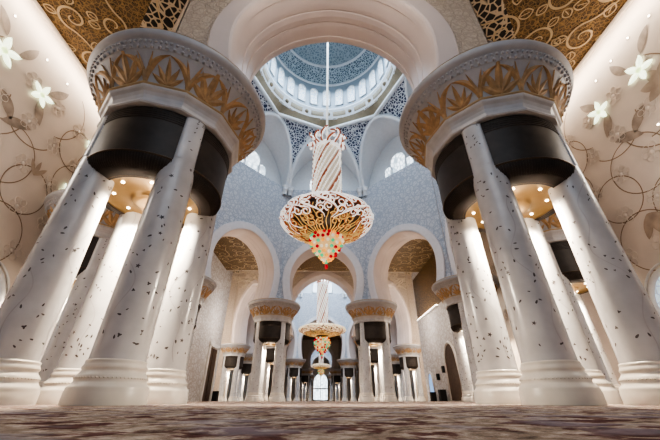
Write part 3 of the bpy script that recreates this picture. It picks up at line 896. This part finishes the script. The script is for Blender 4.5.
# bright end window
mb = MB()
def eol(k, d): return [(-3.0 * k, 152 - d, .3), (3.0 * k, 152 - d, .3)] + [(3.0 * k * math.cos(PI * i / 16), 152 - d, 7.2 + 3.2 * k * math.sin(PI * i / 16)) for i in range(17)]
mb.poly(eol(1, .1)); o = mb.build('window_3', M['win_end']); struct(o, 'bright arched window in the end wall on the axis', 'window')
mb = MB(); mb.tube(eol(1.05, .12), .25, 8, closed=True); mb.box((0, 151.8, 4.6), (6, .2, .5)); mb.box((0, 151.8, 5.4), (.25, .2, 10)); mb.build('window_frame', M['frame_white'], o)

# ------------------------------------------------------------------ chandeliers
def bowl_prof(s_):
    """profile from the neck (s=0) over the shoulder to the underside (s=1); unit chandelier, z relative to widest level"""
    P = [(1.15, .98), (1.75, .92), (2.55, .70), (3.25, .38), (3.60, 0.0), (3.50, -.42), (3.02, -.86), (2.35, -1.22), (1.65, -1.5), (1.05, -1.68)]
    f = s_ * (len(P) - 1); i = min(int(f), len(P) - 2); t = f - i
    p0 = P[max(i - 1, 0)]; p1 = P[i]; p2 = P[i + 1]; p3 = P[min(i + 2, len(P) - 1)]
    def cr(a, b, c, d): return .5 * (2 * b + (c - a) * t + (2 * a - 5 * b + 4 * c - d) * t * t + (3 * b - a - 3 * c + d) * t ** 3)
    return cr(p0[0], p1[0], p2[0], p3[0]), cr(p0[1], p1[1], p2[1], p3[1])

def chandelier(loc, k, ztop, label, flat=1.0, seed=2):
    """loc z = widest level of the bowl"""
    root = empty('chandelier', loc); rng = random.Random(seed)
    # rod up to the dome
    mb = MB(); mb.tube([(0, 0, 7.4 * k), (0, 0, ztop - loc[2])], .11 * k, 10); mb.build('rod', M['rodw'], root)
    # tall crystal body with winding strands
    z0, z1 = .82 * k, 7.5 * k; r = (1.2 if flat > .8 else .85) * k
    mb = MB(); mb.lathe([(r * .95, z0), (r * .93, z0 + .3 * k), (r * .93, z1 - .2 * k), (r * .8, z1), (.02, z1 + .05)], 40)
    body = mb.build('crystal_column', M['crystal'], root)
    mb = MB(); mr = MB()
    for s_ in range(18):
        a0 = 2 * PI * s_ / 18
        pts = [((r) * math.cos(a0 + 2.6 * t), (r) * math.sin(a0 + 2.6 * t), z0 + (z1 - z0) * t) for t in [i / 40 for i in range(41)]]
        mb.tube(pts, .062 * k, 6)
        for i, p in enumerate(pts[::2]):
            mb.ball((p[0] * 1.07, p[1] * 1.07, p[2]), .07 * k, 6, 4)
        pts = [((r * 1.03) * math.cos(a0 + .17 + 2.6 * t), (r * 1.03) * math.sin(a0 + .26 + 2.6 * t), z0 + (z1 - z0) * t) for t in [i / 40 for i in range(41)]]
        if s_ % 3 == 0:
            mr.tube(pts, .05 * k, 5)
            for q in range(6):
                t = rng.random(); a = a0 + .26 + 2.6 * t; L = .55 * k
                mr.tube([(r * 1.06 * math.cos(a + d * .2), r * 1.06 * math.sin(a + d * .2), z0 + (z1 - z0) * t + d * L) for d in (-.5, -.2, .1, .5)], .05 * k, 5)
    mb.build('strand', M['strand'], body); mr.build('gold_vine', M['scroll_gold'], body)
    # crown of curled leaves
    mb = MB(); mg = MB()
    mb.lathe([(r * .98, z1 - .25 * k), (r * 1.1, z1 - .1 * k), (r * 1.08, z1 + .15 * k), (r * .9, z1 + .25 * k)], 32, mat=0)
    for s_ in range(14):
        a = 2 * PI * s_ / 14; hgt = (1.5 if s_ % 2 == 0 else 1.05) * k
        for tube, rad, out in ((mb, .13, 0), (mg, .10, .09)):
            pts = []
            for i in range(15):
                t = i / 14; rr = r * (.98 + .5 * t ** 1.3) + out * k; zz = z1 + hgt * math.sin(t * 2.2) / .81 * .8
                aa = a + .22 * math.sin(t * 5 + s_)
                pts.append((rr * math.cos(aa), rr * math.sin(aa), zz))
            tube.tube(pts, rad * k, 5)
        mb.ball((r * 1.3 * math.cos(a + .2), r * 1.3 * math.sin(a + .2), z1 + .55 * k), .16 * k, 6, 5)
    cr = mb.build('crown', M['scroll_white'], root); mg.build('gilt_edge', M['scroll_gold'], cr)
    # bowl core
    mb = MB(); pr = []
    for i in range(25):
        rr, zz = bowl_prof(i / 24); pr.append((rr * .9 * k, zz * k * .9 * flat))
    mb.lathe(pr[::-1], 48); bowl = mb.build('bowl', M['smoke'], root)
    # scrollwork wrapped over the bowl: gilt tubes outside, crystal tubes inside them
    tg, tw, tu = MB(), MB(), MB()
    def surf(phi, s_, lift=1.0):
        s_ = max(0., min(1., s_)); rr, zz = bowl_prof(s_); return (rr * lift * k * math.cos(phi), rr * lift * k * math.sin(phi), zz * lift * k * flat)
    def spiral(phi0, s0, R, a0, hand, turns=1.15, n=18, rad=.055):
        pts, pts2 = [], []
        rr, _ = bowl_prof(s0)
        for i in range(n):
            t = i / (n - 1); a = a0 + hand * turns * 2 * PI * t; q = R * (1 - .72 * t)
            dx, dy = q * math.cos(a), q * math.sin(a); ph = phi0 + dx / max(rr, .8); ss = s0 + dy / 6.6
            pts.append(surf(ph, ss, 1.0)); pts2.append(surf(ph, ss, 1.028))
        tg.tube(pts, rad * 1.55 * k, 5, taper=lambda t: 1 - .3 * t); (tu if s0 > .70 else tw).tube(pts2, rad * 1.05 * k, 5, taper=lambda t: 1 - .3 * t)
    for s0, n, R in ((.06, 14, .28), (.15, 20, .33), (.24, 24, .36), (.32, 28, .38), (.40, 30, .38), (.48, 30, .38), (.56, 28, .36), (.64, 24, .36), (.73, 21, .34), (.83, 17, .30)):
        for q in range(n):
            ph = 2 * PI * (q + .5 * rng.random()) / n
            spiral(ph, s0 + rng.uniform(-.02, .02), R, rng.random() * 6.28, rng.choice([-1, 1]), rng.uniform(.9, 1.3))
    for q in range(20):     # long leaves linking the tiers
        ph = 2 * PI * q / 20; s0 = rng.uniform(.1, .35)
        pts = [surf(ph + .25 * math.sin(i * .5 + q), s0 + .5 * i / 13, 1.04) for i in range(14)]
        tw.tube(pts, .07 * k, 5, taper=lambda t: .3 + math.sin(PI * t)); tg.tube([Vector(p) * .985 for p in pts], .1 * k, 5, taper=lambda t: .3 + math.sin(PI * t))
    for q in range(56):     # gilt radial ribs below the rim
        ph = 2 * PI * q / 40
        tu.tube([surf(ph + .04 * math.sin(i + q), .56 + .42 * i / 10, .97) for i in range(11)], .045 * k, 5)
    g = tg.build('gilt_scrolls', M['scroll_gold'], bowl); w = tw.build('crystal_scrolls', M['scroll_white'] if flat > .8 else M['pale_gold'], bowl); tu.build('gold_underside', M['gold'], bowl)
    # cluster of coloured crystal balls under the bowl
    mb = MB(); mb.lathe([(.9 * k, -1.35 * k), (1.12 * k, -1.66 * k), (1.18 * k, -2.02 * k), (1.07 * k, -2.4 * k), (.88 * k, -2.76 * k), (.64 * k, -3.08 * k), (.38 * k, -3.36 * k), (.02, -3.6 * k)][::-1], 24)
    cl = mb.build('ball_cluster', M['warm_core'], root)
    kinds = {'red_ball': 'red', 'green_ball': 'green', 'amber_ball': 'amber', 'white_ball': 'pearl'}
    first = {}
    P = [(1.0, -1.35), (1.22, -1.66), (1.28, -2.02), (1.17, -2.4), (.98, -2.76), (.74, -3.08), (.48, -3.36), (.24, -3.6)]
    for i, (rr, zz) in enumerate(P):
        n = max(4, int(rr * 17))
        for q in range(n):
            a = 2 * PI * (q + .5 * (i % 2)) / n
            nm = rng.choices(list(kinds), [4.2, 2.2, 3.2, 3.2])[0]
            if nm not in first:
                mb = MB(); mb.ball((0, 0, 0), .135 * k, 8, 6); o = first[nm] = mb.build(nm, M[kinds[nm]], cl)
            else:
                o = first[nm].copy(); col.objects.link(o); o.parent = cl
            o.location = (rr * k * math.cos(a), rr * k * math.sin(a), (zz + rng.uniform(-.06, .06)) * k)
    mb = MB(); mb.tube([(0, 0, -3.55 * k), (0, 0, -4.0 * k)], .06 * k, 6); mb.ball((0, 0, -3.8 * k), .12 * k, 8, 6); mb.build('pendant', M['green'], root)
    mb = MB(); mb.ball((0, 0, -4.08 * k), .13 * k, 8, 8, sc=(1, 1, 1.7)); mb.build('pendant_drop', M['red'], root)
    tag(root, label, 'chandelier', 'chandeliers on the hall axis')
    return root
chandelier((0, 21.1, 12.4), .965, 47.5, 'big crystal chandelier with scrolled bowl and red-green ball cluster under the near dome')
chandelier((0, 70.0, 13.4), 1.36, 58, 'gold chandelier with long spiral crystal column hanging beyond the central arch', .62, 5)
chandelier((0, 125.5, 11.2), .95, 43, 'small far gold chandelier hanging just above the bright end window', .7, 7)

# ------------------------------------------------------------------ lights
def light(name, typ, loc, energy, color, rot=None, size=None, size_y=None, shape=None, radius=None, spot=None, blend=.6):
    l = bpy.data.lights.new(name, typ); l.energy = energy; l.color = color
    if typ == 'AREA':
        l.shape = shape or 'DISK'; l.size = size
        if size_y: l.size_y = size_y
    if radius is not None: l.shadow_soft_size = radius
    if spot: l.spot_size = spot; l.spot_blend = blend
    o = bpy.data.objects.new(name, l); col.objects.link(o); o.location = loc
    if rot: o.rotation_euler = rot
    return o
BLUE = (.68, .83, 1.0); WARM = (1.0, .86, .68)
# daylight falling through the dome windows, plus added point fills brightening the domes
light('dome_daylight', 'AREA', (0, H1[0], 37), 1900, BLUE, (0, 0, 0), 12)
light('dome_fill', 'POINT', (0, H1[0], 27), 340, (.80, .90, 1), radius=2.0)
light('middle_dome_daylight', 'AREA', (0, H2[0], 40), 8000, BLUE, (0, 0, 0), 15)
light('middle_dome_fill', 'POINT', (0, H2[0], 28), 1200, (.75, .86, 1), radius=3.0)
light('end_dome_daylight', 'AREA', (0, H3[0], 34), 4000, BLUE, (0, 0, 0), 12)
# lamps under each drum
for i, ((x, y), lab) in enumerate(piers):
    e = 2100 if i in (0, 1) else (1700 if i < 8 else 1500)
    light('pier_spot', 'SPOT', (x, y, 4.9), e, WARM, radius=.10, spot=math.radians(168), blend=.35)
    light('pier_lamp', 'POINT', (x, y, 4.3), 60, WARM, radius=.2)
# cove light washing the side walls, plus added point fills for the aisles
for s_ in (-1, 1):
    light('cove_wash', 'AREA', (s_ * 14.6, 10, 17.3), 640, (1, .87, .72), (0, s_ * -.9, 0), .5, 22, 'RECTANGLE')
    light('aisle_fill', 'POINT', (s_ * 13.0, 6, 9), 700, (1, .92, .82), radius=1.5)
    light('aisle_fill', 'POINT', (s_ * 13.2, 33, 9), 800, (1, .84, .66), radius=1.5)
    light('aisle_fill', 'POINT', (s_ * 11.5, 46, 10), 900, (1, .91, .82), radius=1.5)
light('chandelier_glow', 'POINT', (0, 21.1, 6.5), 160, (1, .85, .65), radius=.8)
for s_ in (-1, 1): light('aisle_fill', 'POINT', (s_ * 19.5, 56, 11), 2200, (1, .88, .74), radius=1.5)  # added fills that lighten the dark aisle ends, no lamps there
light('bay_glow', 'POINT', (0, 45, 12), 200, (1, .8, .62), radius=1.5)
light('arch_fill', 'POINT', (0, 3.2, 14.5), 420, (1, .85, .70), radius=1.0)  # added fill above the frame, warms arch soffit and spandrels
light('front_fill', 'AREA', (0, -3, 12), 330, (.70, .84, 1), (math.radians(75), 0, 0), 9, 6, 'RECTANGLE')  # added soft fill behind the camera for the foreground piers

w = bpy.data.worlds.new('World'); bpy.context.scene.world = w; w.use_nodes = True
bg = w.node_tree.nodes['Background']; bg.inputs['Color'].default_value = (.74, .84, 1, 1); bg.inputs['Strength'].default_value = .15

# ------------------------------------------------------------------ camera
f_px, pitch, yaw = 310.5, 0.5274, 0.0288
F = Vector((math.sin(yaw) * math.cos(pitch), math.cos(yaw) * math.cos(pitch), math.sin(pitch)))
R_ = Vector((math.cos(yaw), -math.sin(yaw), 0)); U = R_.cross(F)
cam = bpy.data.cameras.new('camera'); cam.sensor_width = 36; cam.lens = f_px / 660 * 36; cam.clip_start = .01; cam.clip_end = 400
co = bpy.data.objects.new('camera', cam); col.objects.link(co)
m = Matrix((R_, U, -F)).transposed().to_4x4(); m.translation = Vector((-.336, 0, .07)); co.matrix_world = m
bpy.context.scene.camera = co
sc_ = bpy.context.scene
sc_.view_settings.view_transform = 'AgX'
try: sc_.view_settings.look = 'AgX - High Contrast'
except Exception: pass
sc_.view_settings.exposure = 0.0
